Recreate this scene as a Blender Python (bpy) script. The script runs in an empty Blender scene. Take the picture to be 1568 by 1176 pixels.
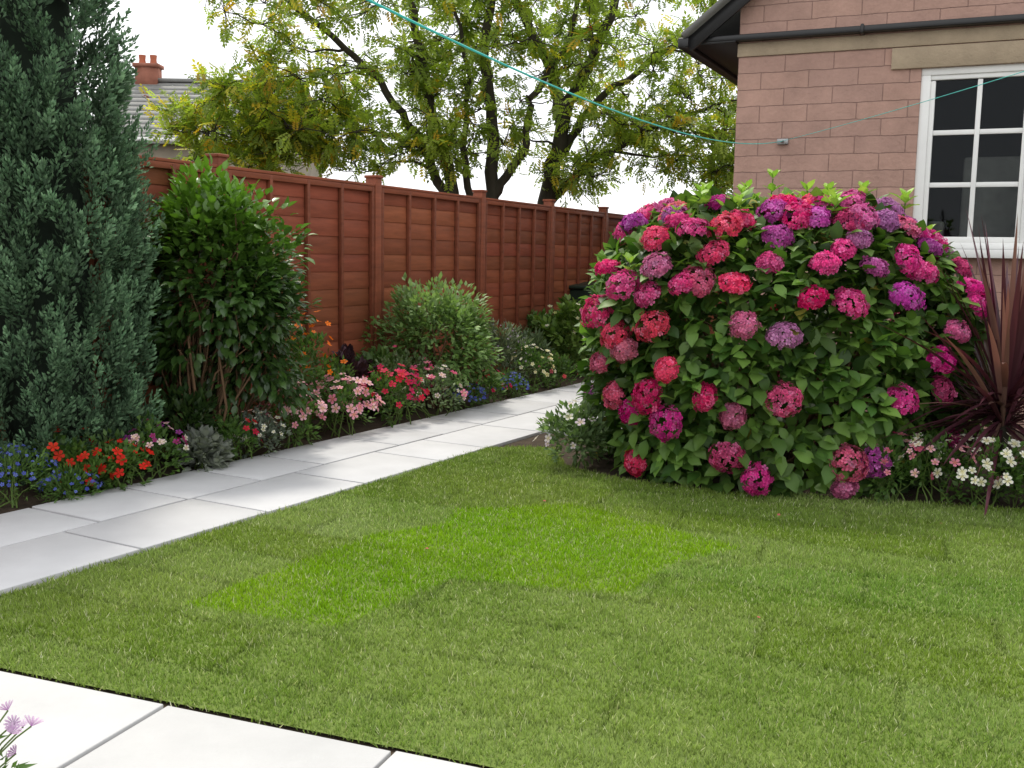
import bpy, math, numpy as np
from mathutils import Vector, Matrix
rng=np.random.default_rng(11)
SC=bpy.context.scene
SC.view_settings.view_transform='Standard'; SC.view_settings.look='None'; SC.view_settings.exposure=0
COL=SC.collection

# ------------------------------------------------ camera
cd=bpy.data.cameras.new("camera"); cam=bpy.data.objects.new("camera",cd); COL.objects.link(cam); SC.camera=cam
cd.sensor_width=36; cd.lens=36*1600/1568; cd.clip_end=2000; cd.clip_start=.05
pt=math.atan((588-388)/1600)
cam.matrix_world=Matrix.Translation((0,0,1.45))@(Matrix.Rotation(math.pi/2-pt,3,'X')@Matrix.Rotation(math.radians(1.0),3,'Z')).to_4x4()

# ------------------------------------------------ light
SUN_AZ=(-0.35,0.94); EL=60
w=bpy.data.worlds.new("World"); SC.world=w; w.use_nodes=True
nt=w.node_tree; nt.nodes.clear()
o=nt.nodes.new('ShaderNodeOutputWorld'); bg=nt.nodes.new('ShaderNodeBackground'); sky=nt.nodes.new('ShaderNodeTexSky')
sky.sky_type='NISHITA'; sky.sun_disc=False; sky.sun_elevation=math.radians(EL); sky.sun_rotation=math.atan2(SUN_AZ[0],SUN_AZ[1]); sky.dust_density=3
mx=nt.nodes.new('ShaderNodeMix'); mx.data_type='RGBA'; mx.inputs[0].default_value=.87
tc=nt.nodes.new('ShaderNodeTexCoord'); nz=nt.nodes.new('ShaderNodeTexNoise'); nz.inputs['Scale'].default_value=2.2; nz.inputs['Detail'].default_value=5
cr=nt.nodes.new('ShaderNodeValToRGB'); cr.color_ramp.elements[0].position=.3; cr.color_ramp.elements[0].color=(11.2,11.4,11.8,1); cr.color_ramp.elements[1].position=.7; cr.color_ramp.elements[1].color=(13.8,13.8,13.6,1)
nt.links.new(tc.outputs['Generated'],nz.inputs['Vector']); nt.links.new(nz.outputs['Fac'],cr.inputs[0])
nt.links.new(sky.outputs[0],mx.inputs[6]); nt.links.new(cr.outputs[0],mx.inputs[7]); nt.links.new(mx.outputs[2],bg.inputs[0])
bg.inputs[1].default_value=.13; nt.links.new(bg.outputs[0],o.inputs[0])
sl=bpy.data.lights.new("sun",'SUN'); sl.energy=2.8; sl.angle=math.radians(9); sl.color=(1,.95,.84)
so=bpy.data.objects.new("sun",sl); COL.objects.link(so)
sd=Vector((SUN_AZ[0],SUN_AZ[1],0)).normalized()*math.cos(math.radians(EL))+Vector((0,0,math.sin(math.radians(EL))))
so.rotation_euler=sd.to_track_quat('Z','Y').to_euler()

# ------------------------------------------------ helpers
def empty(name,loc=(0,0,0),rz=0,parent=None):
    e=bpy.data.objects.new(name,None); e.empty_display_size=.2; COL.objects.link(e); e.location=loc; e.rotation_euler=(0,0,rz)
    if parent: e.parent=parent
    return e
def mesh_np(name,V,F,mat,col=None,parent=None,smooth=False):
    V=np.asarray(V,dtype=np.float32); F=np.asarray(F,dtype=np.int32); k=F.shape[1]
    me=bpy.data.meshes.new(name); me.vertices.add(len(V)); me.vertices.foreach_set("co",V.ravel())
    me.loops.add(F.size); me.loops.foreach_set("vertex_index",F.ravel())
    me.polygons.add(len(F)); me.polygons.foreach_set("loop_start",np.arange(0,F.size,k,dtype=np.int32))
    try: me.polygons.foreach_set("loop_total",np.full(len(F),k,dtype=np.int32))
    except Exception: pass
    if smooth: me.polygons.foreach_set("use_smooth",np.ones(len(F),dtype=bool))
    me.update(calc_edges=True); me.validate()
    if col is not None:
        a=me.color_attributes.new(name="Col",type='FLOAT_COLOR',domain='POINT')
        c=np.ones((len(V),4),dtype=np.float32); c[:,:3]=col; a.data.foreach_set("color",c.ravel())
    ob=bpy.data.objects.new(name,me); COL.objects.link(ob)
    if mat: me.materials.append(mat)
    if parent: ob.parent=parent
    return ob
def nrm(a): return a/(np.linalg.norm(a,axis=-1,keepdims=True)+1e-9)
def ru(n): return nrm(rng.normal(size=(n,3)))
def rs(n): return ru(n)*(rng.random((n,1))**(1/3))
def U(lo,hi,n): return rng.uniform(lo,hi,n)
def lerp(a,b,t): a=np.asarray(a,float); b=np.asarray(b,float); t=np.asarray(t)[:,None]; return a+(b-a)*t
def scatter(T,P,D,N,S,C,W=None):
    tv,tf,ts=T; n=len(P); k=len(tv)
    Y=nrm(D); X=nrm(np.cross(Y,N)); Z=np.cross(X,Y)
    S=np.asarray(S).reshape(n,1,1)
    wx=(np.ones(n) if W is None else np.asarray(W)).reshape(n,1,1)
    V=P[:,None,:]+S*(tv[None,:,0:1]*wx*X[:,None,:]+tv[None,:,1:2]*Y[:,None,:]+tv[None,:,2:3]*Z[:,None,:])
    F=tf[None]+(np.arange(n)*k)[:,None,None]
    Cc=np.asarray(C)[:,None,:]*ts[None,:,None] if ts.ndim==1 else np.asarray(C)[:,None,:]*ts[None]
    return V.reshape(-1,3),F.reshape(-1,3),Cc.reshape(-1,3)
def merge(L):
    Vs,Fs,Cs=[],[],[]; o=0
    for V,F,C in L: Vs.append(V);Fs.append(F+o);Cs.append(C);o+=len(V)
    return np.concatenate(Vs),np.concatenate(Fs),np.concatenate(Cs)
A=np.array
T_SMALL=(A([(0,0,0),(.28,.45,.07),(0,1,-.05),(-.28,.45,.07)]),A([(0,1,2),(0,2,3)]),A([.85,1,1.05,1]))
T_NARROW=(A([(0,0,0),(.13,.4,.03),(0,1,-.06),(-.13,.4,.03)]),A([(0,1,2),(0,2,3)]),A([.8,1,1.1,1]))
T_BIG=(A([(0,0,0),(-.24,.28,.06),(0,.3,0),(.24,.28,.06),(-.26,.6,.05),(0,.62,-.02),(.26,.6,.05),(0,1,-.14),(-.1,.87,-.05),(.1,.87,-.05)]),
  A([(0,2,1),(0,3,2),(1,2,5),(1,5,4),(2,3,6),(2,6,5),(4,5,8),(5,7,8),(5,9,7),(5,6,9)]),A([.8,1,1.15,1,1,1.15,1,1.05,1,1]))
def flower_t(np_,w=.55,cc=(1,1,1),lift=.15):
    v=[(0,0,0)];f=[];c=[cc]
    for i in range(np_):
        a=2*math.pi*i/np_; 
        for da,r,z in ((-w,.72,lift*.8),(-w*.45,1,lift),(w*.45,1,lift),(w,.72,lift*.8)):
            v.append((math.sin(a+da)*r,math.cos(a+da)*r,z)); c.append((1,1,1))
        b=1+4*i; f+=[(0,b,b+1),(0,b+1,b+2),(0,b+2,b+3)]
    return (A(v,),A(f),A(c))
T_FLORET=flower_t(4,.62,(.6,.45,.6),.12)
T_FLW=flower_t(5,.5,(.9,.8,.35),.15)
def pinnate():
    v=[];f=[];c=[]
    for i in range(5):
        y=.12+i*.18
        for s in (-1,1):
            if i==4 and s==1: continue
            ang=s*1.0 if i<4 else 0
            L=.4 if i in(1,2) else .34
            dx,dy=math.sin(ang),math.cos(ang); px,py=-dy,dx
            dr=-.06*i*.3
            b=len(v)
            v+= [(0,y,dr),(dx*L*.45+px*.085,y+dy*L*.45+py*.085,dr+.02),(dx*L,y+dy*L,dr-.06),(dx*L*.45-px*.085,y+dy*L*.45-py*.085,dr+.02)]
            c+=[.9,1,1.1,1]; f+=[(b,b+1,b+2),(b,b+2,b+3)]
    return (A(v),A(f),A(c))
T_PIN=pinnate()

def nodemat(name):
    m=bpy.data.materials.new(name); m.use_nodes=True; n=m.node_tree; n.nodes.clear()
    return m,n
def L(n,a,b): n.links.new(a,b)
def leafmat(name,trans=.3,rough=.45,spec=.4,tint=(1.0,1.15,.5)):
    m,n=nodemat(name); out=n.nodes.new('ShaderNodeOutputMaterial'); at=n.nodes.new('ShaderNodeAttribute'); at.attribute_name='Col'
    p=n.nodes.new('ShaderNodeBsdfPrincipled'); p.inputs['Roughness'].default_value=rough; p.inputs['Specular IOR Level'].default_value=spec
    t=n.nodes.new('ShaderNodeBsdfTranslucent'); mm=n.nodes.new('ShaderNodeMixShader'); mm.inputs[0].default_value=trans
    mu=n.nodes.new('ShaderNodeMix'); mu.data_type='RGBA'; mu.blend_type='MULTIPLY'; mu.inputs[0].default_value=1; mu.inputs[7].default_value=(tint[0]*1.5,tint[1]*1.5,tint[2]*1.5,1)
    L(n,at.outputs['Color'],p.inputs['Base Color']); L(n,at.outputs['Color'],mu.inputs[6]); L(n,mu.outputs[2],t.inputs['Color'])
    L(n,p.outputs[0],mm.inputs[1]); L(n,t.outputs[0],mm.inputs[2]); L(n,mm.outputs[0],out.inputs[0]); return m
M_LEAF=leafmat("leaf_matte",.25,.5,.35); M_GLOSS=leafmat("leaf_glossy",.2,.3,.5); M_TREE=leafmat("leaf_tree",.52,.5,.3,(1.05,1.15,.5))
M_CONIF=leafmat("leaf_conifer",.12,.65,.2,(1,1,1)); M_PETAL=leafmat("petal",.3,.6,.15,(1,1,1)); M_GRASS=leafmat("grass_blade",.3,.55,.25,(1,1.1,.6)); M_CORD=leafmat("cordyline_leaf",.1,.35,.4,(1.3,.7,.7))
def solid(name,c,rough=.7,noise=.15,scale=20,bump=0,col=False,spec=.3,metal=0,stretch=None,bscale=None,bdist=.01):
    m,n=nodemat(name); out=n.nodes.new('ShaderNodeOutputMaterial'); p=n.nodes.new('ShaderNodeBsdfPrincipled'); p.inputs['Roughness'].default_value=rough; p.inputs['Specular IOR Level'].default_value=spec; p.inputs['Metallic'].default_value=metal
    tc=n.nodes.new('ShaderNodeTexCoord'); mp=n.nodes.new('ShaderNodeMapping'); nz=n.nodes.new('ShaderNodeTexNoise'); nz.inputs['Scale'].default_value=scale; nz.inputs['Detail'].default_value=6; nz.inputs['Roughness'].default_value=.65
    if stretch: mp.inputs['Scale'].default_value=stretch
    L(n,tc.outputs['Object'],mp.inputs[0]); L(n,mp.outputs[0],nz.inputs['Vector'])
    mr=n.nodes.new('ShaderNodeMapRange'); mr.inputs[1].default_value=.25; mr.inputs[2].default_value=.75; mr.inputs[3].default_value=1-noise; mr.inputs[4].default_value=1+noise; L(n,nz.outputs['Fac'],mr.inputs[0])
    mu=n.nodes.new('ShaderNodeVectorMath'); mu.operation='MULTIPLY'; 
    if col:
        at=n.nodes.new('ShaderNodeAttribute'); at.attribute_name='Col'; L(n,at.outputs['Color'],mu.inputs[0])
    else: mu.inputs[0].default_value=c
    L(n,mr.outputs[0],mu.inputs[1]); L(n,mu.outputs[0],p.inputs['Base Color'])
    if bump:
        b=n.nodes.new('ShaderNodeBump'); b.inputs['Strength'].default_value=bump; b.inputs['Distance'].default_value=bdist
        n2=n.nodes.new('ShaderNodeTexNoise'); n2.inputs['Scale'].default_value=bscale or scale*3; n2.inputs['Detail'].default_value=5; L(n,mp.outputs[0],n2.inputs['Vector']); L(n,n2.outputs['Fac'],b.inputs['Height']); L(n,b.outputs[0],p.inputs['Normal'])
    L(n,p.outputs[0],out.inputs[0]); return m
M_SOIL=solid("soil",(.05,.035,.022),.95,.5,12,.8,bscale=60)
M_BARK=solid("bark",(.05,.043,.032),.9,.4,8,.6,stretch=(1,1,.3))
M_STEM=solid("stem",(.13,.075,.04),.8,.3,20)
M_GSTEM=solid("green_stem",(.09,.14,.03),.7,.2,20)
M_SLAB=solid("paving_stone",(0,0,0),.75,.09,2.5,.3,col=True,bscale=120,bdist=.003)
M_WOOD=solid("stained_wood",(0,0,0),.6,.30,6,.3,col=True,stretch=(.35,3,3),bscale=25,bdist=.004)
M_BLACK=solid("black_paint",(.012,.012,.013),.35,.2,6,spec=.5)
M_WHITE=solid("white_paint",(.80,.80,.78),.4,.05,4,spec=.5)
M_DARK=solid("dark_interior",(.018,.017,.016),.9,.5,2)
M_GREY=solid("grey_interior",(.14,.14,.13),.8,.4,4)
M_SLATE=solid("slate_roof",(.22,.22,.21),.7,.2,3,.4,bscale=20)
M_RENDER=solid("pale_render",(.30,.26,.2),.85,.2,2)
M_RED=solid("red_brick",(.3,.12,.08),.85,.2,6)
M_TERRA=solid("terracotta",(.42,.13,.07),.75,.15,8)
M_LINE=solid("plastic_line",(.05,.5,.46),.35,.02,5)
M_METAL=solid("grey_metal",(.35,.35,.35),.4,.1,5,metal=.7)
M_PLAST=solid("dark_green_plastic",(.02,.035,.025),.4,.1,5)
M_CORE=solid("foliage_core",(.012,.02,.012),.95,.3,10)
M_LINTEL=solid("lintel_render",(.38,.30,.21),.85,.22,3,.5,bscale=60)
M_GLASS,n=nodemat("window_glass"); out=n.nodes.new('ShaderNodeOutputMaterial'); tr=n.nodes.new('ShaderNodeBsdfTransparent'); gl=n.nodes.new('ShaderNodeBsdfGlossy'); gl.inputs['Roughness'].default_value=.02; fr=n.nodes.new('ShaderNodeFresnel'); fr.inputs[0].default_value=1.3; ms=n.nodes.new('ShaderNodeMixShader'); tr.inputs[0].default_value=(.8,.83,.82,1); gl.inputs[0].default_value=(.8,.85,.9,1)
L(n,fr.outputs[0],ms.inputs[0]); L(n,tr.outputs[0],ms.inputs[1]); L(n,gl.outputs[0],ms.inputs[2]); L(n,ms.outputs[0],out.inputs[0])

BX=A([(-1,-1,-1),(1,-1,-1),(1,1,-1),(-1,1,-1),(-1,-1,1),(1,-1,1),(1,1,1),(-1,1,1)])*.5
BF=A([(0,3,2,1),(4,5,6,7),(0,1,5,4),(1,2,6,5),(2,3,7,6),(3,0,4,7)])
class Boxes:
    def __init__(s): s.V=[];s.F=[];s.C=[];s.n=0
    def add(s,c,sz,rx=0,ry=0,rz=0,col=(1,1,1)):
        v=BX*A(sz)
        R=np.array(Matrix.Rotation(rz,3,'Z')@Matrix.Rotation(ry,3,'Y')@Matrix.Rotation(rx,3,'X'))
        s.V.append(v@R.T+A(c)); s.F.append(BF+s.n); s.C.append(np.tile(A(col,),(8,1))); s.n+=8
    def make(s,name,mat,parent=None,bevel=0):
        ob=mesh_np(name,np.concatenate(s.V),np.concatenate(s.F),mat,np.concatenate(s.C),parent)
        if bevel:
            b=ob.modifiers.new("bevel",'BEVEL'); b.width=bevel; b.segments=2; b.limit_method='ANGLE'
        return ob
class Tubes:
    def __init__(s): s.V=[];s.F=[];s.n=0
    def add(s,P,R,k=6):
        P=A(P,dtype=float); m=len(P); R=np.broadcast_to(R,(m,)) if np.ndim(R)==0 else A(R)
        Tn=nrm(np.gradient(P,axis=0)); ref=A([.31,.17,.93]) if abs(Tn[0][2])<.8 else A([1,.1,.05])
        X=nrm(np.cross(Tn,ref)); Y=np.cross(Tn,X)
        a=np.arange(k)*2*math.pi/k
        V=P[:,None]+R[:,None,None]*(np.cos(a)[None,:,None]*X[:,None]+np.sin(a)[None,:,None]*Y[:,None])
        i=np.arange(m-1)[:,None]*k; j=np.arange(k)[None]; j2=(j+1)%k
        F=np.stack([i+j,i+j2,i+k+j2,i+k+j],-1).reshape(-1,4)+s.n
        s.V.append(V.reshape(-1,3)); s.F.append(F); s.n+=m*k
    def make(s,name,mat,parent=None):
        return mesh_np(name,np.concatenate(s.V),np.concatenate(s.F),mat,None,parent,True)
def curve(p0,p1,bend=.1,n=5,jit=.02):
    p0=A(p0,dtype=float);p1=A(p1,dtype=float); t=np.linspace(0,1,n)[:,None]; d=np.linalg.norm(p1-p0)
    off=ru(1)*bend*d+A([0,0,bend*d*.4]); P=p0+(p1-p0)*t+off*4*t*(1-t)*.5
    P[1:-1]+=rng.normal(size=(n-2,3))*jit*d; return P

# ------------------------------------------------ ground
mesh_np("ground",[(-300,-100,0),(300,-100,0),(300,500,0),(-300,500,0)],[(0,1,2,3)],M_SOIL)

u=A([.492,.870]); nn=A([.870,-.492])
def pf(s,t): return u*s+nn*t       # path frame
path=empty("garden_path"); B=Boxes(); ang=math.atan2(u[1],u[0])
for ci,(t0,t1) in enumerate([(-5.05,-4.487),(-4.468,-3.905)]):
    s=.4+ci*.37; 
    while s<15.5:
        ln=[.86,.6,.86,.86,.6][rng.integers(5)]
        c=pf(s+ln/2,(t0+t1)/2); b=.51+rng.normal()*.025
        B.add((c[0],c[1],.0+rng.normal()*.0015),(ln-.019,(t1-t0)-.003,.05),rz=ang,col=(b,b,b*1.02)); s+=ln
for s0 in np.arange(7.45,8.6,.575):
    for i in range(4):
        c=pf(s0+.285,-3.61+.58*i); b=.5+rng.normal()*.02
        B.add((c[0],c[1],-.002),(.557,.562,.05),rz=ang,col=(b,b,b*1.02))
B.make("slabs",M_SLAB,path,.004)
e=A([.936,-.351]); f=A([-.351,-.936])
patio=empty("patio_paving"); B=Boxes(); o0=A([-1.06,3.16])+f*.022
for j in range(7):
    for i in range(-6,9):
        off=0 if j%2==0 else .4
        c=o0+e*((i+.5)*.80+off)+f*((j+.5)*.62)
        if (c@nn)<-5.2: continue
        b=.46+rng.normal()*.012
        B.add((c[0],c[1],0+rng.normal()*.001),(.784,.604,.05),rz=math.atan2(e[1],e[0]),col=(b,b,b*1.0))
B.make("slabs",M_SLAB,patio,.004)

# ------------------------------------------------ lawn
LP=A([(-2.37,3.665),(-.17,7.64),(.0,7.7),(.33,7.69),(.36,7.1),(.46,6.9),(.68,6.68),(.9,6.52),(1.25,6.36),(1.75,6.27),(2.4,6.12),(3.0,6.0),(4.2,5.8),(6.2,5.3),(6.2,.47),(5.2,.82)])
def inpoly(P,Q):
    x,y=P[:,0],P[:,1]; r=np.zeros(len(P),bool); n=len(Q)
    for i in range(n):
        x1,y1=Q[i]; x2,y2=Q[(i+1)%n]
        c=((y1>y)!=(y2>y)); xx=(x2-x1)*(y-y1)/(y2-y1+1e-12)+x1; r^=c&(x<xx)
    return r
def turf_col(P):
    n=len(P); x,y=P[:,0],P[:,1]
    g=.5+.2*np.sin(x*3.1+1.3*np.sin(y*2.3))+.18*np.sin(y*4.3+x*1.7+2*np.sin(x*1.1))+.16*np.sin(x*11+3*np.sin(y*7))*np.sin(y*13)
    g=np.clip(g+rng.normal(size=n)*.2,0,1)
    c=lerp((.160,.245,.042),(.245,.320,.085),g)
    J=P+rng.normal(size=P.shape)*.006
    a=J@e; b=J@(-f)+.03*np.sin(a*2); row=np.floor(b/.41); aa=a/1.35+row*.37; colu=np.floor(aa)
    h=np.sin(row*12.9898+colu*78.233)*43758.5453; h=h-np.floor(h)
    c*=(.86+.30*h)[:,None]; c[:,2]*=.6+.8*h; c[:,0]*=.95+.1*h
    fb=b/.41-row; fa=aa-colu
    seam=(np.minimum(fb,1-fb)*.41<.012)|(np.minimum(fa,1-fa)*1.35<.014); c[seam]*=.66
    A1=inpoly(J,A([(-1.32,4.08),(-.65,3.85),(-.25,4.47),(.5,4.3),(.75,4.75),(1.15,5.05),(.8,5.45),(.38,5.9),(-.3,5.75),(-.35,5.4),(-.68,5.2)]))
    c[A1]=lerp((.150,.30,.003),(.235,.37,.010),g[A1])*(.9+.18*h[A1])[:,None]
    A2=inpoly(J,A([(.5,4.3),(.75,4.75),(2.6,4.6),(2.5,4.0)])); c[A2]*=A([.85,.95,.75])
    A4=inpoly(J,A([(-.3,5.75),(.38,5.9),(.5,6.4),(.3,7.6),(-.2,7.5),(-.9,6.2)])); c[A4]*=A([1.02,.98,1.2])
    A5=inpoly(J,A([(-2.4,3.6),(-1.32,4.08),(-.68,5.2),(-.9,6.2),(-.2,7.5),(-.3,7.7)])); c[A5]*=A([1.10,1.06,1.25])
    st=rng.random(n)<.055; c[st]=lerp((.42,.42,.22),(.58,.58,.42),rng.random(st.sum()))
    return c
m,n=nodemat("turf"); out=n.nodes.new('ShaderNodeOutputMaterial'); p=n.nodes.new('ShaderNodeBsdfPrincipled'); p.inputs['Roughness'].default_value=.9
tc_=n.nodes.new('ShaderNodeTexCoord'); nz=n.nodes.new('ShaderNodeTexNoise'); nz.inputs['Scale'].default_value=60; cr=n.nodes.new('ShaderNodeValToRGB'); cr.color_ramp.elements[0].color=(.07,.11,.012,1); cr.color_ramp.elements[1].color=(.15,.21,.03,1)
L(n,tc_.outputs['Object'],nz.inputs['Vector']); L(n,nz.outputs['Fac'],cr.inputs[0]); L(n,cr.outputs[0],p.inputs['Base Color']); L(n,p.outputs[0],out.inputs[0])
lawn=empty("lawn")
me=bpy.data.meshes.new("turf"); me.from_pydata([(x,y,.012) for x,y in LP],[],[tuple(range(len(LP)))]); me.materials.append(m); ob=bpy.data.objects.new("turf",me); COL.objects.link(ob); ob.parent=lawn
N0=850000
P=np.stack([U(-2.5,4.6,N0),U(1.4,7.75,N0)],1)
P=P[inpoly(P+rng.normal(size=P.shape)*.012,LP)]
d=P[:,1]; keep=(rng.random(len(P))<np.clip(1.25-d*.09,.35,1))&(np.abs(P[:,0])<d*.56+.4); P=P[keep]; n_=len(P); d=P[:,1]
P3=np.column_stack([P,np.full(n_,.008)]); D=nrm(np.column_stack([rng.normal(size=(n_,2))*.5,np.ones(n_)])); 
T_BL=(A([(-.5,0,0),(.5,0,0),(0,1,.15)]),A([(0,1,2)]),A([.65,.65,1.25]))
S=U(.016,.036,n_)*(1+.2*np.sin(P[:,0]*17+2*np.sin(P[:,1]*9))*np.sin(P[:,1]*15)); Wd=(.0022+.00050*d)/S*1.3
V,F,C=scatter(T_BL,P3,D,ru(n_),S,turf_col(P)*U(.65,1.35,n_)[:,None],Wd)
mesh_np("grass_blades",V,F,M_GRASS,C,lawn)
T_PET=(A([(-.5,0,0),(.5,0,0),(.6,.8,.2),(-.6,.8,.2)]),A([(0,1,2),(0,2,3)]),np.ones(4))
q=A([(1.0,4.0),(2.35,5.55),(2.4,4.3),(.2,5.9),(1.5,5.7),(.6,6.1),(1.9,5.3),(-.4,4.9)]); m_=len(q)
V,F,C=scatter(T_PET,np.column_stack([q,np.full(m_,.035)]),ru(m_)*A([1,1,.1]),np.tile(A([0,0,1.]),(m_,1)),np.full(m_,.014),np.tile(A([.5,.1,.12]),(m_,1))); mesh_np("fallen_petals",V,F,M_PETAL,C,lawn)

# ------------------------------------------------ fence
WB=A([.245,.070,.034])
def fence_run(name,p0,p1,posts,h=2.05):
    p0=A(p0);p1=A(p1); e=empty(name,(p0[0],p0[1],0),math.atan2(p1[1]-p0[1],p1[0]-p0[0]))
    B=Boxes(); Q=Boxes()
    for s in posts:
        c=WB*U(.8,1.0,1)
        Q.add((s,0,(h+.07)/2),(.10,.115,h+.07),col=c*1.02); Q.add((s,0,h+.08),(.12,.135,.025),col=c*1.1)
    for a,b in zip(posts[:-1],posts[1:]):
        a+=.054;b-=.054; n=12; hh=(h-.2)/n; ln=b-a; pc=rng.uniform(.88,1.1)
        B.add(((a+b)/2,0,.09),(ln,.045,.18),col=WB*.7)
        for i in range(n):
            c=WB*pc*U(.78,1.2,1)*A([1,rng.uniform(.88,1.14),1]); B.add(((a+b)/2,-.004,.19+hh*(i+.5)),(ln,.010,hh+.012),rx=-.04+rng.normal()*.01,col=c)
        nb=5 if ln>1.5 else 3
        for k in range(nb):
            x=a+.03+(ln-.06)*k/(nb-1); c=WB*U(.65,.9,1); B.add((x,-.032,.18+(h-.2)/2),(.036,.036,h-.2),col=c); B.add((x,.032,.18+(h-.2)/2),(.036,.036,h-.2),col=c)
        B.add(((a+b)/2,-.004,h+.0),(ln,.095,.022),col=WB*1.05); B.add(((a+b)/2,-.034,h-.036),(ln,.028,.045),col=WB*.9)
    B.make("panels",M_WOOD,e,.002); Q.make("posts",M_WOOD,e,.005); return e
F0=A([-1.42+.47*(7.0-9.6),7.0]); fd=A([.425,.905]); 
ys=[7.0,7.9,9.83,11.78,13.55,15.35,16.8]; 
fence_run("wooden_fence",F0,F0+fd*12,[(y-7.0)/.905 for y in ys])
FE=F0+fd*((16.8-7)/.905)
fence_run("wooden_fence",F0+A([-2.3,-3.0]),F0-fd*.06,[.05,1.9,3.7])
fence_run("wooden_fence",FE+A([.12,-.05]),FE+A([.12,-.05])+A([.905,-.425])*4,[0,1.85,3.7,5.5])

# ------------------------------------------------ brick house
HZ=math.atan2(-.425,.905)
H=empty("brick_house",(2.05,10,0),HZ)
m,n=nodemat("pink_painted_block"); out=n.nodes.new('ShaderNodeOutputMaterial'); p=n.nodes.new('ShaderNodeBsdfPrincipled'); p.inputs['Roughness'].default_value=.8; p.inputs['Specular IOR Level'].default_value=.2
tc_=n.nodes.new('ShaderNodeTexCoord'); sp=n.nodes.new('ShaderNodeSeparateXYZ'); ad=n.nodes.new('ShaderNodeMath'); cb=n.nodes.new('ShaderNodeCombineXYZ'); br=n.nodes.new('ShaderNodeTexBrick')
dn=n.nodes.new('ShaderNodeTexNoise'); dn.inputs['Scale'].default_value=7; dn.inputs['Detail'].default_value=4; L(n,tc_.outputs['Object'],dn.inputs['Vector'])
L(n,tc_.outputs['Object'],sp.inputs[0]); L(n,sp.outputs[0],ad.inputs[0]); L(n,sp.outputs[1],ad.inputs[1])
ds=n.nodes.new('ShaderNodeMath'); ds.operation='MULTIPLY_ADD'; ds.inputs[1].default_value=.025; L(n,dn.outputs['Fac'],ds.inputs[0]); L(n,sp.outputs[2],ds.inputs[2])
L(n,ad.outputs[0],cb.inputs[0]); L(n,ds.outputs[0],cb.inputs[1]); L(n,cb.outputs[0],br.inputs['Vector'])
br.inputs['Scale'].default_value=1; br.inputs['Brick Width'].default_value=.43; br.inputs['Row Height'].default_value=.15; br.inputs['Mortar Size'].default_value=.005; br.inputs['Mortar Smooth'].default_value=.7
br.inputs['Color1'].default_value=(.44,.275,.22,1); br.inputs['Color2'].default_value=(.395,.25,.205,1); br.inputs['Mortar'].default_value=(.29,.18,.15,1)
nz=n.nodes.new('ShaderNodeTexNoise'); nz.inputs['Scale'].default_value=3; nz.inputs['Detail'].default_value=10; nz.inputs['Roughness'].default_value=.75; L(n,tc_.outputs['Object'],nz.inputs['Vector'])
mr=n.nodes.new('ShaderNodeMapRange'); mr.inputs[1].default_value=.3; mr.inputs[2].default_value=.7; mr.inputs[3].default_value=.8; mr.inputs[4].default_value=1.15; L(n,nz.outputs['Fac'],mr.inputs[0])
mu=n.nodes.new('ShaderNodeVectorMath'); mu.operation='MULTIPLY'; L(n,br.outputs['Color'],mu.inputs[0]); L(n,mr.outputs[0],mu.inputs[1]); L(n,mu.outputs[0],p.inputs['Base Color'])
iv=n.nodes.new('ShaderNodeMath'); iv.operation='SUBTRACT'; iv.inputs[0].default_value=1; L(n,br.outputs['Fac'],iv.inputs[1])
n2=n.nodes.new('ShaderNodeTexNoise'); n2.inputs['Scale'].default_value=28; n2.inputs['Detail'].default_value=6; L(n,tc_.outputs['Object'],n2.inputs['Vector']); a2=n.nodes.new('ShaderNodeMath'); a2.operation='MULTIPLY_ADD'; a2.inputs[1].default_value=.8; L(n,n2.outputs['Fac'],a2.inputs[0]); L(n,iv.outputs[0],a2.inputs[2])
b=n.nodes.new('ShaderNodeBump'); b.inputs['Strength'].default_value=.7; b.inputs['Distance'].default_value=.013; L(n,a2.outputs[0],b.inputs['Height']); L(n,b.outputs[0],p.inputs['Normal']); L(n,p.outputs[0],out.inputs[0])
M_BLOCK=m
W_=5.6; EZ=3.42; DP=6; ov=.46; ta=math.radians(38); GS=EZ+ov*math.tan(ta)-.03; RZ=GS+W_/2*math.tan(ta); x0,x1,z0,z1=1.6,3.42,1.55,3.10; rv=.09
V=[(0,0,0),(x0,0,0),(x0,0,GS),(0,0,GS),(x1,0,0),(x1,0,GS),(W_,0,0),(W_,0,GS),(x0,0,z0),(x1,0,z0),(x0,0,z1),(x1,0,z1),(W_/2,0,RZ),
 (x0,rv,z0),(x1,rv,z0),(x0,rv,z1),(x1,rv,z1),(0,DP,0),(0,DP,GS),(W_,DP,0),(W_,DP,GS),(W_/2,DP,RZ)]
Fs=[(0,1,8,10,2,3),(1,4,9,8),(4,6,7,5,11,9),(10,11,5,2),(3,2,5,7,12),(8,9,14,13),(10,15,16,11),(8,13,15,10),(9,11,16,14),(0,3,18,17),(6,19,20,7),(17,18,21,20,19)]
me=bpy.data.meshes.new("walls"); me.from_pydata(V,[],Fs); me.materials.append(M_BLOCK); ob=bpy.data.objects.new("walls",me); COL.objects.link(ob); ob.parent=H
B=Boxes(); B.add(((x0+x1)/2,-.012,z1+.09),(x1-x0+.5,.03,.18)); B.add((W_/2,-.006,EZ-.07),(W_+.02,.02,.12)); B.make("lintel",M_LINTEL,H,.004)
B=Boxes(); fy=.05
ww=x1-x0
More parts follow.
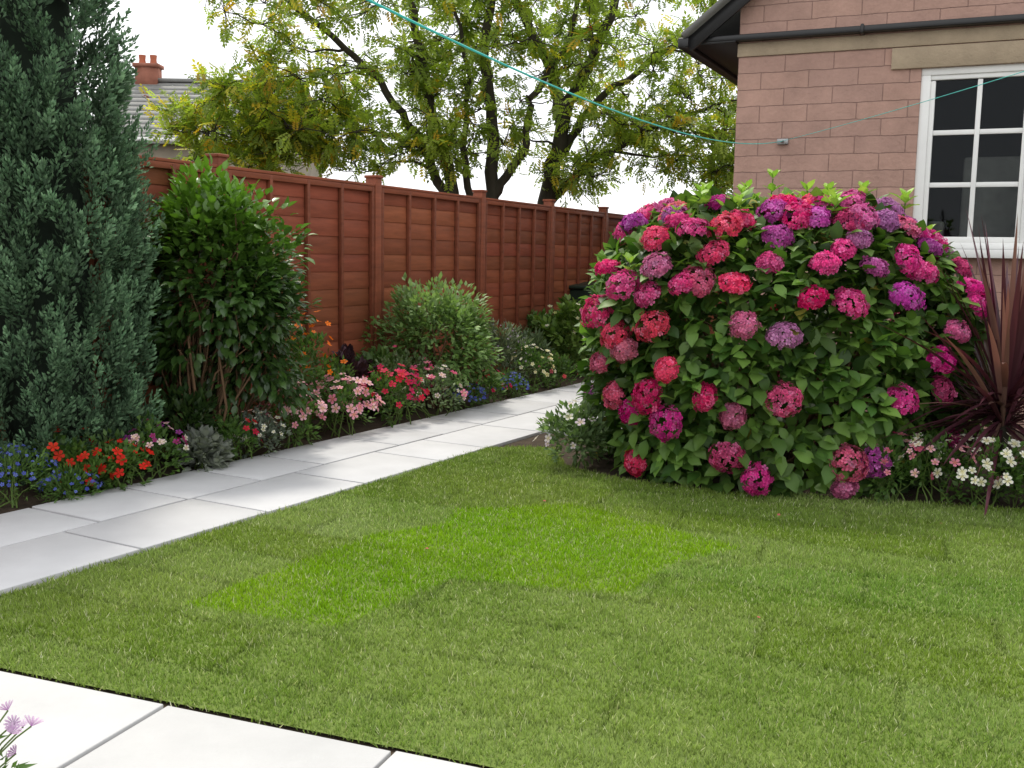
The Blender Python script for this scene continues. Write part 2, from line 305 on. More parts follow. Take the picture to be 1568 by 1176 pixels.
for (cx,cz,sx,sz) in [((x0+x1)/2,z1-.03,ww,.06),((x0+x1)/2,z0+.03,ww,.06),(x0+.04,(z0+z1)/2,.08,z1-z0-.12),(x1-.04,(z0+z1)/2,.08,z1-z0-.12),((x0+x1)/2,(z0+z1)/2,.09,z1-z0-.12)]:
    B.add((cx,fy,cz),(sx,.07,sz))
for k in (0,1):
    a=x0+.08 if k==0 else (x0+x1)/2+.045; bb=(x0+x1)/2-.045 if k==0 else x1-.08
    B.add(((a+bb)/2,fy+.005,z0+.085),(bb-a,.05,.05)); B.add(((a+bb)/2,fy+.005,z1-.08),(bb-a,.05,.04))
    for xx in (a+.02,bb-.02): B.add((xx,fy+.004,(z0+z1)/2),(.04,.052,z1-z0-.215))
    B.add(((a+bb)/2,fy+.01,(z0+z1)/2),(.04,.035,z1-z0-.21))
    for r in (1,2):
        zz=z0+.11+(z1-z0-.21)*r/3
        for q in (0,1):
            aa=a+.04 if q==0 else (a+bb)/2+.02; b2=(a+bb)/2-.02 if q==0 else bb-.04
            B.add(((aa+b2)/2,fy+.011,zz),(b2-aa,.034,.042))
B.add(((x0+x1)/2,-.03,z0-.035),(ww+.14,.18,.07))
B.make("window_frame",M_WHITE,H,.004)
mesh_np("window_glass",[(x0+.03,fy+.02,z0+.03),(x1-.03,fy+.02,z0+.03),(x1-.03,fy+.02,z1-.03),(x0+.03,fy+.02,z1-.03)],[(0,1,2,3)],M_GLASS,None,H)
ra,rb,rc_,rd=x0-.6,x1+.6,.8,3.35; ry0,ry1=rv+.03,2.6
mesh_np("room_interior",[(ra,ry0,rc_),(rb,ry0,rc_),(rb,ry1,rc_),(ra,ry1,rc_),(ra,ry0,rd),(rb,ry0,rd),(rb,ry1,rd),(ra,ry1,rd)],[(0,1,2,3),(4,7,6,5),(3,2,6,7),(0,3,7,4),(1,5,6,2)],M_DARK,None,H)
B=Boxes(); B.add((x0+.62,.45,z0+.45),(.5,.04,.75)); B.add((x0+.18,.3,z0+.12),(.14,.14,.26)); B.add((x0+1.2,.4,z0+.2),(.4,.1,.4)); B.make("room_furniture",M_GREY,H,.02)
B=Boxes(); R2=Boxes(); LW=(W_/2+ov)/math.cos(ta)
for sgn in (-1,1):
    xc=W_/2+sgn*(W_/2+ov)/2; zc=RZ-(W_/2+ov)/2*math.tan(ta)+.06
    R2.add((xc,DP/2-.02,zc+.045),(LW+.05,DP+.4,.05),ry=sgn*ta)
    B.add((xc,-.13,zc-.05),(LW,.03,.14),ry=sgn*ta)
B.make("barge_boards",M_BLACK,H,.004); R2.make("roof",M_SLATE,H)
B=Boxes(); B.add((W_/2-.02,-.055,EZ+.03),(W_+.84,.10,.055)); 
B.add((-ov-.02,DP/2-.05,EZ+.0),(.10,DP+.3,.09)); B.add((-.22,DP/2,EZ-.0),(.42,DP+.2,.025))
for bx in (1.1,3.0,4.6): B.add((bx,-.06,EZ+.03),(.03,.125,.08))
B.make("gutter",M_BLACK,H,.010)
B=Boxes(); B.add((.445,-.02,2.51),(.10,.03,.05)); B.add((.445,-.05,2.51),(.03,.06,.02)); B.make("line_bracket",M_METAL,H,.004)

# ------------------------------------------------ washing line
wl=empty("washing_line"); Tb=Tubes()
P0=A([-.367,2.6,2.05]);P1=A([2.43,9.73,2.51]); t=np.linspace(-.5,1,40)[:,None]
Pl=P0+(P1-P0)*t; Pl[:,2:]-=.14*4*t*(1-t); Tb.add(Pl,.0034,8)
Q1=A([2.3,-1,2.25]); t=np.linspace(0,1,30)[:,None]; Ql=P1+(Q1-P1)*t; Ql[:,2:]-=.06*4*t*(1-t); Tb.add(Ql,.002,6)
Tb.make("line",M_LINE,wl)
Tb=Tubes(); Tb.add([(Pl[0][0],Pl[0][1],0),(Pl[0][0],Pl[0][1],2.4)],.03,10); Tb.add([(2.3,-1,0),(2.3,-1,2.4)],.03,10); Tb.make("posts",M_METAL,wl)

# ------------------------------------------------ neighbour house
def nhouse(name,x0,x1,y,dep,ez,rz,wall,roof,wins,chim):
    h=empty(name,(x0,y,0)); w_=x1-x0
    V=[(0,0,0),(w_,0,0),(w_,0,ez),(0,0,ez),(0,dep,0),(w_,dep,0),(w_,dep,ez),(0,dep,ez),(0,dep/2,rz),(w_,dep/2,rz)]
    me=bpy.data.meshes.new("walls"); me.from_pydata(V,[],[(0,1,2,3),(5,4,7,6),(4,0,3,8,7),(1,5,6,9,2)]); me.materials.append(wall); ob=bpy.data.objects.new("walls",me); COL.objects.link(ob); ob.parent=h
    B=Boxes(); a=math.atan2(rz-ez,dep/2); sl_=math.hypot(rz-ez,dep/2)+.3; nr=14
    for sgn in (-1,1):
        for i in range(nr):
            f_=(i+.5)/nr; yy=dep/2+sgn*(dep/2+.25)*f_; zz=rz+.09-(rz-ez+.2)*f_
            B.add((w_/2,yy,zz),(w_+.3,sl_/nr+.06,.03),rx=-sgn*(a-.04))
    B.add((w_/2,dep/2,rz+.12),(w_+.3,.25,.1)); B.make("roof",roof,h)
    B=Boxes(); B.add((w_/2,-.2,ez-.02),(w_+.2,.12,.1)); 
    for (wx,wz,a_,b_) in wins:
        for zz in (wz-b_/2,wz+b_/2): B.add((wx,-.02,zz),(a_+.08,.08,.08))
        for xx in (wx-a_/2,wx,wx+a_/2): B.add((xx,-.015,wz),(.07,.07,b_-.08))
    B.make("trim",M_WHITE,h)
    B=Boxes()
    for (wx,wz,a_,b_) in wins: B.add((wx,.0,wz),(a_,.02,b_))
    if wins: B.make("windows",M_DARK,h)
    B=Boxes(); P_=Tubes()
    for cx in chim:
        B.add((cx,dep/2,rz+.15),(.6,.45,.7)); B.add((cx,dep/2,rz+.5),(.7,.55,.1))
        for q in (-.16,.15): P_.add([(cx+q,dep/2,rz+.54),(cx+q,dep/2,rz+.68),(cx+q,dep/2,rz+.80)],[.1,.085,.1],10)
    B.make("chimney",M_RED,h); P_.make("chimney_pots",M_TERRA,h)
nhouse("neighbour_house",-10.9,-6.0,27,6,4.15,5.95,M_RENDER,M_SLATE,[(1.2,2.6,1.1,1.1)],[.6])

# ------------------------------------------------ trees
def tree(name,limbs,clusters,rc,per,cA,cB,cY,ysel,berries=0):
    e=empty(name); Tb=Tubes(); nodes=[];rad=[]
    for P_,R_ in limbs:
        P_=A(P_,dtype=float); t=np.linspace(0,len(P_)-1,len(P_)*5)
        Q=np.stack([np.interp(t,range(len(P_)),P_[:,i]) for i in range(3)],1); r=np.interp(t,range(len(P_)),np.linspace(R_[0],R_[1],len(P_)))
        Q[1:-1]+=rng.normal(size=(len(Q)-2,3))*.02; Tb.add(Q,r,9); nodes+=list(Q[4:]); rad+=list(r[4:])
    cl=list(clusters); nodes=A(nodes); rad=A(rad)
    dm=[np.min(np.linalg.norm(nodes-c,axis=1)) for c in cl]; order=np.argsort(dm)
    LP_,LD=[],[];
    for i in order:
        c=cl[i]; dd=np.linalg.norm(nodes-c,axis=1)+np.where(nodes[:,2]>c[2]+.1,.6,0); j=np.argmin(dd)
        r0=min(rad[j]*.75,.012+.018*dd[j]); r0=max(r0,.010); P_=curve(nodes[j],c,.22,7,.03); r=np.linspace(r0,.007,7); Tb.add(P_,r,5)
        nodes=np.concatenate([nodes,P_[2:]]); rad=np.concatenate([rad,r[2:]])
        for k in range(6):
            dirv=nrm(rs(1)[0]+A([0,0,.1])); en=c+dirv*rc*rng.uniform(.6,1.25)*A([1,1,.7]); Q=curve(c,en,.2,4,.04); Tb.add(Q,[.007,.006,.005,.003],3)
            m_=per//6
            tt=rng.random(m_)**.7; ii=np.minimum((tt*3).astype(int),2); ff=(tt*3-ii)[:,None]; pp=Q[ii]*(1-ff)+Q[ii+1]*ff+rng.normal(size=(m_,3))*.05
            LP_.append(pp); LD.append(nrm(dirv*.6+rs(m_)*.9+A([0,0,-.15])))
    Tb.make("trunk_and_branches",M_BARK,e)
    P_=np.concatenate(LP_);D_=np.concatenate(LD);n_=len(P_)
    C=lerp(cA,cB,rng.random(n_)); pz=ysel(P_); yy=rng.random(n_)<pz; C[yy]=lerp(cY,A(cY)*A([1.2,.75,.7]),rng.random(yy.sum())**2)
    C*=U(.75,1.25,n_)[:,None]
    V,F,C2=scatter(T_PIN,P_,D_,nrm(A([0,0,1])+rs(n_)*.8),U(.15,.25,n_),C); mesh_np("leaves",V,F,M_TREE,C2,e)
    if berries:
        ix=rng.choice(n_,berries)
        q=np.repeat(P_[ix],10,0)+rs(berries*10)*.05; T8=(A([(1,0,0),(-1,0,0),(0,1,0),(0,-1,0),(0,0,1),(0,0,-1)]),A([(0,2,4),(2,1,4),(1,3,4),(3,0,4),(2,0,5),(1,2,5),(3,1,5),(0,3,5)]),np.ones(6))
        V,F,C2=scatter(T8,q,ru(len(q)),ru(len(q)),np.full(len(q),.011),np.tile(A([.45,.09,.02]),(len(q),1))); mesh_np("berries",V,F,M_PETAL,C2,e)
def ell(c,r,n,shell=.35):
    return ru(n)*(U(shell,1,n)**.6)[:,None]*A(r)+A(c)
t1=[([(-.75,15,0),(-.8,15,1.4),(-.95,15,2.6),(-1.3,15,3.8),(-1.5,15.1,5),(-1.6,15.2,6.3)],(.12,.03)),
    ([(-.85,15,2.0),(-1.3,14.9,2.9),(-1.9,14.8,3.8),(-2.9,14.7,4.6),(-3.6,14.6,5.2)],(.075,.025)),
    ([(-.45,15.1,0),(-.35,15.2,1.5),(-.3,15.3,3.0),(-.5,15.4,4.2),(-.3,15.6,5.6),(-.1,15.7,6.6)],(.13,.03)),
    ([(-.35,15.2,2.2),(.1,15.1,2.9),(.2,15.0,3.6),(.7,15,4.4),(.9,15,5.4)],(.07,.025)),
    ([(-.6,15.1,1.8),(-.75,15.3,3.0),(-.7,15.3,4.0),(-1.0,15.3,5.2)],(.06,.02)),
    ([(-1.0,15,2.8),(-1.8,15.4,3.1),(-2.8,15.6,3.3),(-4.0,15.7,3.4)],(.05,.02))]
c1=np.concatenate([ell((-2.0,15.1,5.0),(2.4,2.0,1.9),118),ell((-3.5,15.2,3.2),(1.5,1.2,.85),84,.05),ell((-.2,15.3,4.4),(1.6,1.6,1.9),42),ell((-1.4,14.8,3.0),(1.7,1.0,.6),26,.05)])
c1=c1[(c1[:,2]>2.2)]
tree("rowan_tree",t1,c1,.40,30,(.15,.22,.04),(.31,.38,.065),(.45,.43,.05),lambda P:np.where(P[:,0]<-2.4,.26,.08),40)
t2=[([(.35,16,0),(.4,16,1.6),(.55,16,2.7),(.75,16,3.6),(1.3,16,4.8),(1.8,16.1,6.3)],(.17,.05)),
    ([(.7,16,3.3),(.5,15.9,4.2),(-.1,15.8,5.2),(-.4,15.8,6.2)],(.11,.03)),
    ([(.5,16,2.2),(1.1,15.9,2.8),(1.9,15.8,3.3),(3.0,15.7,3.7)],(.075,.025)),
    ([(.65,16,2.9),(1.2,16.2,3.8),(2.2,16.3,4.5),(3.1,16.4,5.2)],(.07,.025))]
c2=np.concatenate([ell((1.5,16,5.2),(2.2,1.9,2.0),88),ell((2.7,15.9,3.3),(1.2,1.2,1.3),54,.1),ell((1.3,15.7,3.0),(1.5,1.0,.75),24,.05)])
c2=c2[(c2[:,2]>2.0)]
tree("rowan_tree",t2,c2,.40,27,(.16,.23,.04),(.32,.39,.07),(.45,.43,.06),lambda P:np.full(len(P),.14),20)

# ------------------------------------------------ conifer
cf=empty("conifer_tree",(-2.93,6.5,0)); zz_=A([.0,.15,.5,1.0,1.6,2.3,3.0,3.7,4.4,4.9]); rr_=A([.28,.44,.56,.58,.55,.49,.42,.33,.20,.03])
npl=1900; z=U(.05,4.75,npl); z=np.where(rng.random(npl)<.2,U(.1,2.4,npl),z); th=U(0,2*math.pi,npl); r=np.interp(z,zz_,rr_)*U(.66,1.05,npl)*(1+.09*np.sin(5*th+z*4)*np.sin(z*6+th))
C0=np.column_stack([r*np.cos(th),r*np.sin(th),z-.08]); outw=np.column_stack([np.cos(th),np.sin(th),np.zeros(npl)])
ax=nrm(outw*U(.2,.8,npl)[:,None]+A([0,0,1])+rng.normal(size=(npl,3))*.18); ln=U(.14,.36,npl); k=60
T_CON=(A([(0,0,0),(.22,.45,.05),(0,1,-.06),(-.22,.45,.05)]),A([(0,1,2),(0,2,3)]),A([.7,1,1.3,1]))
tt=np.tile(np.linspace(.0,1,k)**.8,npl); AX=np.repeat(ax,k,0); Pp=np.repeat(C0,k,0)+AX*(tt*np.repeat(ln,k))[:,None]
side=nrm(np.cross(AX,ru(npl*k))); Pp=Pp+side*(.05*np.sin(math.pi*np.clip(tt*.8+.2,0,1))*rng.random(npl*k))[:,None]; Dd=nrm(AX*.9+side*(.9-.5*tt)[:,None]+rs(npl*k)*.2)
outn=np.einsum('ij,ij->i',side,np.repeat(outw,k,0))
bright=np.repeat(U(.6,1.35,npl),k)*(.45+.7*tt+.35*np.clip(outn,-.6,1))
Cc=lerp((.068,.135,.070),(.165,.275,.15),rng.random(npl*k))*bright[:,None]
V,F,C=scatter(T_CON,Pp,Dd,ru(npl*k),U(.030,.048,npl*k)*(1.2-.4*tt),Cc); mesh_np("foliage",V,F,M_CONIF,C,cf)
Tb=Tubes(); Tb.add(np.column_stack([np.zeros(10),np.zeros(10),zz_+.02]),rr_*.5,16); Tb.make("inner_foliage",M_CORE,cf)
Tb=Tubes(); Tb.add([(0,0,0),(0,0,2),(0,0,4.6)],[.07,.05,.01],8); Tb.make("trunk",M_BARK,cf)

# ------------------------------------------------ generic shrub
def shrub(name,c,r,nclump,rc,per,T,size,cA,cB,mat,top=None,stems=10,stemmat=None,zmin=0.02,up=.5,base=None,flowers=None,shell=.55):
    e=empty(name,(c[0],c[1],0)); c0=A([0,0,c[2]]); r=A(r)
    d=ru(nclump); d[:,2]=np.where(d[:,2]<-.75,-d[:,2],d[:,2]); cc=c0+d*r*(U(shell,1,nclump)*(1+.12*np.sin(d[:,0]*5+d[:,2]*4)))[:,None]
    cc[:,2]=np.maximum(cc[:,2],zmin+rc*.3)
    n_=nclump*per; cs=np.repeat(cc,per,0); P_=cs+rs(n_)*rc; P_[:,2]=np.maximum(P_[:,2],zmin)
    o_=nrm(cs-c0); D_=nrm((P_-cs)/rc*.7+o_*.6+A([0,0,up])+rs(n_)*.6); N_=nrm(A([0,0,1.0])+o_*.5+rs(n_)*.6)
    br=np.repeat(U(.7,1.25,nclump),per); C=lerp(cA,cB,rng.random(n_))*br[:,None]
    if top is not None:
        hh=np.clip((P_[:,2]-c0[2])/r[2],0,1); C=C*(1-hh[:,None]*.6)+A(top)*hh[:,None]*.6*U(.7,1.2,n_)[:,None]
    V,F,C=scatter(T,P_,D_,N_,U(size[0],size[1],n_),C); mesh_np("leaves",V,F,mat,C,e)
    if stems:
        Tb=Tubes(); b=A(base if base is not None else (0,0,0),dtype=float)
        for i in rng.choice(nclump,min(stems,nclump),replace=False):
            Tb.add(curve(b+A([rng.normal()*.06,rng.normal()*.06,0]),cc[i],.15,6,.02),np.linspace(.012,.004,6)*(1 if r[2]>.4 else .5),5)
        Tb.make("stems",stemmat or M_STEM,e)
    if flowers:
        LL=[]
        for (nf,sz,ca,cb) in flowers:
            nf=int(nf*1.8); d=ru(nf*3); d=d[(d[:,2]>-.1)][:nf]; m_=len(d); o2=d*r*U(.95,1.2,m_)[:,None]+c0; nr_=nrm(d+A([0,-.3,.5])+rs(m_)*.7)
            LL.append(scatter(T_FLW,o2,nrm(np.cross(nr_,ru(m_))),nr_,U(sz*.6,sz*1.1,m_),lerp(ca,cb,rng.random(m_))*U(.75,1.1,m_)[:,None]))
        V,F,C=merge(LL); mesh_np("flowers",V,F,M_PETAL,C,e)
    return e
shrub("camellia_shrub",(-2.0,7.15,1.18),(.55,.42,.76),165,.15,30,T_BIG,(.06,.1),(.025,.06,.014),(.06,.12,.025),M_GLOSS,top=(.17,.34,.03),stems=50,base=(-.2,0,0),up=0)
shrub("camellia_shrub",(-1.82,7.35,.80),(.36,.3,.52),80,.14,26,T_BIG,(.055,.09),(.025,.055,.014),(.05,.10,.025),M_GLOSS,stems=14,base=(-.2,0,0),up=-.1)
shrub("spirea_shrub",(-.72,9.75,.62),(.56,.45,.52),130,.14,44,T_SMALL,(.045,.075),(.09,.17,.04),(.20,.31,.10),M_LEAF,top=(.28,.39,.17),stems=25,up=.1)
R=(.6,.012,.01); PK=(.75,.25,.4); PKL=(.85,.55,.65); WH=(.82,.82,.78); BL=(.06,.08,.5); PU=(.25,.05,.3); OR=(.8,.2,.01); MG=(.55,.02,.16)
G1=(.045,.10,.02); G2=(.11,.20,.04)
def fl(name,x,y,r,h,flw,cA=G1,cB=G2,T=T_SMALL,size=(.03,.055),ncl=28,mat=None,per=22):
    shrub(name,(x,y,h*.5),(r,r,h*.5),ncl,.07,per,T,size,cA,cB,mat or M_LEAF,stems=8,stemmat=M_GSTEM,flowers=flw,shell=.4)
LB=(.15,.2,.7)
fl("lobelia_plant",-2.78,5.72,.22,.32,[(90,.012,BL,LB)],T=T_NARROW,size=(.03,.05))
fl("lobelia_plant",-2.52,5.86,.15,.16,[(50,.012,BL,LB)],T=T_NARROW,size=(.03,.05))
fl("begonia_plant",-2.62,6.08,.19,.36,[(16,.032,R,(.65,.04,.02))])
fl("begonia_plant",-2.36,6.18,.17,.28,[(16,.032,R,(.7,.03,.02))])
fl("begonia_plant",-2.5,6.02,.14,.2,[(6,.03,R,(.7,.03,.02))])
fl("impatiens_plant",-2.25,6.5,.19,.34,[(16,.028,MG,PU),(10,.026,PKL,WH)])
fl("silver_dusty_miller",-2.04,6.76,.15,.22,None,(.16,.18,.15),(.3,.32,.28),T_BIG,(.06,.09))
fl("geranium_plant",-1.91,7.02,.17,.32,[(12,.028,R,(.6,.02,.08))])
fl("alyssum_plant",-1.78,7.25,.18,.3,[(30,.022,WH,WH)],(.10,.13,.10),(.2,.23,.18))
fl("petunia_plant",-1.62,7.58,.22,.46,[(38,.040,PK,PKL)])
fl("petunia_plant",-1.33,8.08,.27,.46,[(44,.040,PKL,PK)])
fl("petunia_plant",-1.0,8.62,.27,.48,[(34,.04,(.65,.02,.06),MG)])
fl("geranium_plant",-.70,9.05,.29,.46,[(14,.034,PK,MG),(14,.03,WH,PKL)],(.09,.14,.06),(.19,.26,.12))
fl("geranium_plant",-1.0,9.2,.28,.6,[(6,.03,PK,MG)],(.09,.14,.06),(.2,.26,.13))
fl("lobelia_plant",-.42,9.6,.17,.24,[(90,.014,BL,LB)],T=T_NARROW,size=(.03,.05))
fl("begonia_plant",-.23,10.0,.2,.34,[(12,.032,R,MG)])
fl("lobelia_plant",-.02,10.45,.17,.24,[(60,.014,BL,LB)],T=T_NARROW,size=(.03,.05))
fl("alyssum_plant",.2,10.9,.24,.48,[(30,.026,(.75,.72,.4),WH)])
fl("begonia_plant",.5,11.3,.2,.34,[(10,.03,R,PK)])
fl("marigold_plant",-1.60,8.0,.24,.98,[(20,.030,OR,(.8,.12,.01))],ncl=46)
fl("marigold_plant",-1.45,8.4,.24,.62,[(9,.03,OR,(.8,.12,.01))],ncl=36)
fl("heuchera_plant",-1.40,8.9,.28,.58,None,(.03,.012,.02),(.07,.03,.04),T_BIG,(.07,.11))
fl("hosta_plant",-1.2,9.35,.25,.5,None,(.05,.10,.02),(.11,.18,.05),T_BIG,(.08,.12),36)
fl("lavender_plant",-.15,11.0,.34,.7,[(40,.012,(.3,.25,.4),(.4,.35,.5))],(.10,.13,.08),(.2,.24,.15),T_NARROW,(.06,.1),55)
fl("lavender_plant",.2,11.7,.32,.6,None,(.07,.12,.06),(.15,.2,.1),T_NARROW,(.06,.1),50)
fl("euonymus_shrub",.7,12.6,.42,.9,[(20,.03,(.5,.55,.1),WH)],(.06,.12,.02),(.18,.28,.06),T_BIG,(.08,.12),60)
fl("euonymus_shrub",.3,13.0,.4,.75,None,(.06,.12,.02),(.14,.24,.06),T_BIG,(.07,.1),50)
fl("euonymus_shrub",1.3,13.3,.4,.85,None,(.06,.12,.02),(.18,.28,.07),T_BIG,(.07,.1),50)
fl("fuchsia_plant",-2.15,7.5,.28,.65,[(8,.02,R,MG)],(.03,.07,.015),(.07,.12,.03),T_SMALL,(.05,.08),44)
fl("fuchsia_plant",-2.2,6.95,.25,.5,None,(.02,.05,.012),(.05,.09,.02),T_SMALL,(.05,.08),36)
fl("osteospermum_plant",.44,7.0,.24,.42,[(10,.036,(.6,.5,.65),WH)],(.09,.15,.06),(.19,.27,.11),T_SMALL,(.04,.065),50)
fl("impatiens_plant",2.3,6.2,.22,.38,[(14,.03,MG,PK)])
fl("impatiens_plant",2.56,6.14,.24,.40,[(14,.034,PK,PKL),(8,.034,WH,WH)])
fl("impatiens_plant",2.82,6.1,.26,.42,[(28,.034,WH,WH)])
fl("impatiens_plant",3.1,6.05,.22,.3,[(12,.036,PK,WH)])
fl("impatiens_plant",3.4,6.05,.22,.3,[(12,.034,PK,WH)])

# ------------------------------------------------ hydrangea
hy=empty("hydrangea_bush",(1.82,7.2,0)); RX,RY=1.36,1.12
wz=A([0,.1,.3,.7,1.1,1.35,1.55,1.7,1.80,1.84]); wv=A([.84,.90,.95,.99,1.0,.95,.84,.70,.45,.02])
def wf(z): return np.interp(z,wz,wv)
def lump(th,z): return 1+.05*np.sin(3*th+2*z)+.035*np.sin(7*th-5*z+1)
def shear(P):
    P=P.copy(); s=np.clip((P[:,0]/1.36-.35)/.65,0,1.2); P[:,2]*=1-.20*s; 
    s2=np.clip((-P[:,0]/1.36-.55)/.45,0,1.2); P[:,2]*=1-.05*s2; return P
def surf(th,z,k=1.0):
    q=wf(z)*lump(th,z)*k; return shear(np.column_stack([RX*q*np.cos(th),RY*q*np.sin(th),z]))
def snorm(P): return nrm(P/A([RX**2,RY**2,1.1])-A([0,0,.45/1.1]))
n_=12000; z=1.80*(U(0,1,n_)**.85); th=U(0,2*math.pi,n_); kk=.99-.38*rng.random(n_)**1.5; P_=surf(th,z,kk)
O=snorm(P_); D_=nrm(O*.4+rs(n_)*.9+A([0,0,-.15])); N_=nrm(O*.7+A([0,0,.8])+rs(n_)*.5)
br=(.8+.3*np.sin(P_[:,0]*7+P_[:,2]*5)*np.sin(P_[:,2]*8))*U(.72,1.28,n_)
C=lerp((.04,.10,.016),(.17,.30,.055),rng.random(n_)**1.3)*br[:,None]
y_=rng.random(n_)<.012; C[y_]=A([.3,.28,.05])
V,F,C=scatter(T_BIG,P_,D_,N_,U(.075,.15,n_),C,np.full(n_,1.15)); mesh_np("leaves",V,F,M_LEAF,C,hy)
Tb=Tubes()
for i in range(90):
    a=rng.uniform(0,6.28); z_=rng.uniform(.4,1.6); en=surf(A([a]),A([z_]),.85)[0]; Tb.add(curve((rng.normal()*.2,rng.normal()*.2,0),en,.2,6,.02),np.linspace(.011,.005,6),5)
Tb.make("stems",M_STEM,hy)
HP=[(988,328,1),(1010,342,0),(985,375,0),(1040,395,0),(1065,435,0),(1020,432,0),(1085,348,0),(1130,342,2),(1128,372,2),(1112,405,1),(1185,350,2),(1232,350,1),(1150,302,0),(1205,322,1),(1265,320,0),(1290,355,2),(1330,345,2),(1370,362,2),(1215,388,1),(1265,408,2),(1320,400,1),(1352,385,2),(1185,408,1),(1165,457,0),(1225,467,1),(1310,457,2),(1080,495,1),(1130,515,2),(965,455,1),(942,440,1),(1003,440,1),(965,502,0),(905,482,0),(920,515,0),(895,565,0),(930,545,0),(905,620,0),(995,570,0),(967,610,0),(935,640,1),(995,650,1),(1040,605,0),(1072,635,1),(1135,610,0),(1068,702,1),(1110,735,1),(948,725,0),(1225,705,0),(1265,705,2),(1225,745,1),(1305,607,1),(1388,600,1),(1362,550,1),(1380,500,1),(1400,402,1),(1440,405,1),(1405,462,1),(1445,450,1),(1482,422,1),(1495,468,2),(1432,432,1),(1380,375,1),(1250,347,1),(1160,350,0),(1400,440,1),(1420,680,1),(920,420,0),(1060,365,0),(1165,325,1),(1305,325,2),(1340,420,1),(1460,390,1),(1025,370,1),(1240,375,2),(1345,365,1),(980,410,1)]
hc=[A([.72,.035,.15]),A([.62,.042,.23]),A([.48,.08,.36])]; heads=[]
for px,py,k in HP:
    x=(px-1185)/318*1.36; yl=-.95+.35*abs(x/1.36)**2; z=1.45-(py-396-(px-784)*.0175*.3)/1600*(7.2+yl)
    if py<400: z=z+.02+(400-py)/100*.05
    s1=1-.20*min(max((x/1.36-.35)/.65,0),1.2)-.05*min(max((-x/1.36-.55)/.45,0),1.2)
    z=min(max(z/s1,.08),1.76); q=wf(z); s=min(max(x/(RX*q),-.985),.985)
    heads.append((-math.acos(s),z,k))
for i in range(34): heads.append((rng.uniform(.1,3.0),rng.uniform(.3,1.7),rng.integers(3)))
for i in range(20): heads.append((rng.uniform(0,6.28),rng.uniform(1.66,1.79),rng.choice([0,1,1,2])))
LL=[]
for th,z,k in heads:
    c=surf(A([th]),A([z]),1.02)[0]; nO=nrm(snorm(c[None])[0]+A([0,0,.25])+rng.normal(size=3)*.15); Rr=rng.uniform(.068,.110); c=c+nO*rng.uniform(-.02,.03)
    ax3=nrm(ru(1)); asp=rng.uniform(.75,1.0); flat=rng.uniform(.2,.38); ph=rng.uniform(0,6.28,3)
    nf=170; dv=ru(nf*2); dv=dv[dv@nO>-.25][:nf]; m_=len(dv)
    lum=1+.08*np.sin(dv[:,0]*5+ph[0])*np.sin(dv[:,1]*5+ph[1])+.06*np.sin(dv[:,2]*8+ph[2])
    Pf=dv*Rr*(lum*(1+rng.normal(size=m_)*.05))[:,None]; Pf=Pf-(Pf@nO)[:,None]*nO*flat; Pf=Pf-(Pf@ax3.T)*ax3*(1-asp)+c
    base=hc[k]*rng.uniform(.75,1.12)+rng.normal(size=3)*.02
    if rng.random()<.2: base=base*.8+A([.08,.08,.09])
    cc=np.clip(base*U(.65,1.35,m_)[:,None]+(rng.random((m_,1))**4)*A([.2,.16,.22]),.005,.9)
    nn_=nrm(dv+rs(m_)*.55); LL.append(scatter(T_FLORET,Pf,nrm(np.cross(nn_,ru(m_))),nn_,U(.014,.023,m_),cc))
V,F,C=merge(LL); mesh_np("flower_heads",V,F,M_PETAL,C,hy)
LL=[];Tb=Tubes()
SH=[(-.09,1.98,.2),(-.6,1.86,.2),(-.36,1.86,.15),(-1.02,1.44,.16),(-1.1,1.40,.12),(.2,1.88,.1),(-.28,1.9,.15),(-.5,1.74,.15),(.36,1.88,.1),(-.75,1.48,.1),(.06,1.88,.12),(.85,1.62,.08),(-.8,1.72,.1)]
for (x,z,h) in SH+[(rng.uniform(-.7,.75),rng.uniform(1.78,1.85),.08) for _ in range(12)]:
    p1=A([x,-.35+rng.normal()*.2,z]); p0=p1+A([rng.normal()*.04,.05,-h-.2]); Tb.add(curve(p0,p1,.05,4,.01),.005,5)
    for j in range(3):
        q=p1-A([0,0,h*.45*j]); m_=4 ; aa=U(0,.5,1)+np.arange(m_)*math.pi/2+j*.8; D_=np.column_stack([np.cos(aa),np.sin(aa),np.full(m_,1.3-.45*j)])
        LL.append(scatter(T_BIG,np.tile(q,(m_,1)),nrm(D_),nrm(A([0,0,1])-D_*.3),U(.07,.13,m_)*(1 if j else .8),lerp((.20,.34,.06),(.32,.46,.10),rng.random(m_))))
V,F,C=merge(LL); mesh_np("new_shoots",V,F,M_LEAF,C,hy); Tb.make("shoot_stems",M_GSTEM,hy)

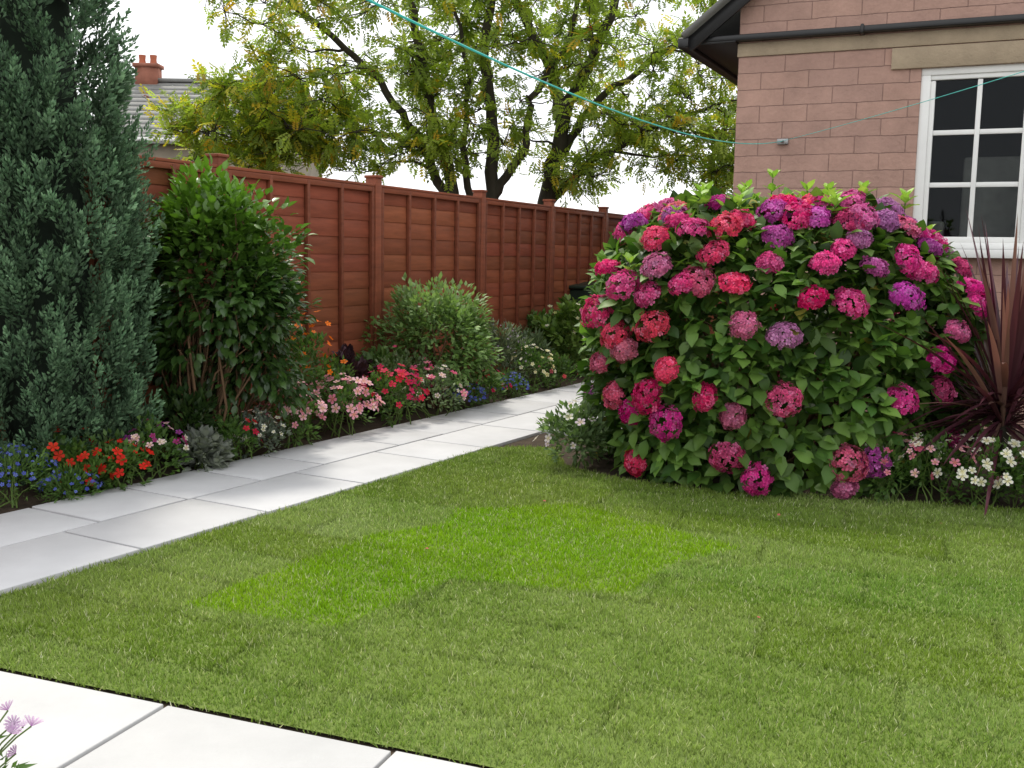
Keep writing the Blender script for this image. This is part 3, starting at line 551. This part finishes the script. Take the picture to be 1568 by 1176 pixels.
# ------------------------------------------------ cordyline
co=empty("cordyline_plant",(3.02,6.35,0)); nl=250; Vs=[];Fs=[];Cs=[];o_=0; seg=7
for i in range(nl):
    az=rng.uniform(0,6.28); el=rng.uniform(-.45,1.5); ln=rng.uniform(.8,1.35)*(1 if el>.5 else .68); wd=rng.uniform(.013,.021)
    hd=A([math.cos(az),math.sin(az),0]); sd_=A([-math.sin(az),math.cos(az),0]); p=A([0,0,rng.uniform(.42,.62)])+hd*.02; P_=[];e_=el; dr=rng.uniform(.005,.10)*(1.2-el*.5)
    for k in range(seg+1):
        t=k/seg; wk=wd*(.55+1.1*t if t<.4 else (1.0*(1-((t-.4)/.6)**1.8))); dirv=hd*math.cos(e_)+A([0,0,math.sin(e_)]); up=np.cross(sd_,dirv)
        P_+= [p-sd_*wk-up*wk*.35,p,p+sd_*wk-up*wk*.35]; p=p+dirv*ln/seg; e_-=dr
    b=rng.uniform(.6,1.5); c=A([.075,.024,.034])*b if rng.random()<.78 else A([.18,.10,.08])*b
    Pn=A(P_); Pn[:,2]=np.maximum(Pn[:,2],.03)
    Vs.append(Pn); Cs.append(np.tile(c,(len(P_),1)))
    for k in range(seg):
        a=o_+k*3; Fs+=[(a,a+1,a+4,a+3),(a+1,a+2,a+5,a+4)]
    o_+=len(P_)
mesh_np("leaves",np.concatenate(Vs),A(Fs),M_CORD,np.concatenate(Cs),co)
Tb=Tubes(); Tb.add([(0,0,0),(.01,0,.3),(0,0,.6)],[.06,.05,.03],10); Tb.make("trunk",M_BARK,co)

# ------------------------------------------------ foreground daisies in pot
dp=empty("osteospermum_plant",(-1.30,2.30,0))
Tb=Tubes(); Tb.add([(0,0,.03),(0,0,.032),(0,0,.10),(0,0,.10),(0,0,.12),(0,0,.12),(0,0,.10)],[.01,.08,.10,.11,.11,.095,.09],20); Tb.make("pot",M_TERRA,dp)
Tb=Tubes(); LL=[];L2=[]; T_DAISY=flower_t(12,.2,(.35,.1,.4),.8)
for i in range(24):
    en=A([rng.uniform(-.14,.22),rng.uniform(-.14,.12),rng.uniform(.22,.37)]); Tb.add(curve((0,0,.1),en,.15,6,.01),.0022,5); nO=nrm(A([rng.normal()*.5,rng.normal()*.5,1]))[None]
    LL.append(scatter(T_DAISY,en[None],nrm(np.cross(nO,ru(1))),nO,[rng.uniform(.016,.026)],lerp((.40,.2,.40),(.75,.67,.75),rng.random(1))))
m_=220; q=rs(m_)*A([.15,.13,.1])+A([.02,0,.2]); L2.append(scatter(T_NARROW,q,nrm(q-A([0,0,.1])+rs(m_)*.3),ru(m_),U(.03,.06,m_),lerp(G1,G2,rng.random(m_))))
V,F,C=merge(LL); mesh_np("flowers",V,F,M_PETAL,C,dp); V,F,C=merge(L2); mesh_np("leaves",V,F,M_LEAF,C,dp); Tb.make("stems",M_GSTEM,dp)

# ------------------------------------------------ wheelie bin
wb=empty("wheelie_bin",(1.15,14.4,0),HZ)
V=[(-.22,-.25,.06),(.22,-.25,.06),(.22,.25,.06),(-.22,.25,.06),(-.29,-.33,.98),(.29,-.33,.98),(.29,.36,.98),(-.29,.36,.98)]
ob=mesh_np("body",V,BF,M_PLAST,None,wb); bb=ob.modifiers.new("b",'BEVEL'); bb.width=.03; bb.segments=3
B=Boxes(); B.add((0,0,1.03),(.62,.74,.05),rx=.06); B.add((0,.4,1.0),(.5,.06,.05)); B.make("lid",M_PLAST,wb,.02)
Tb=Tubes(); Tb.add([(-.3,.25,.1),(-.25,.25,.1)],.1,16); Tb.add([(.25,.25,.1),(.3,.25,.1)],.1,16); Tb.make("wheels",M_BLACK,wb)
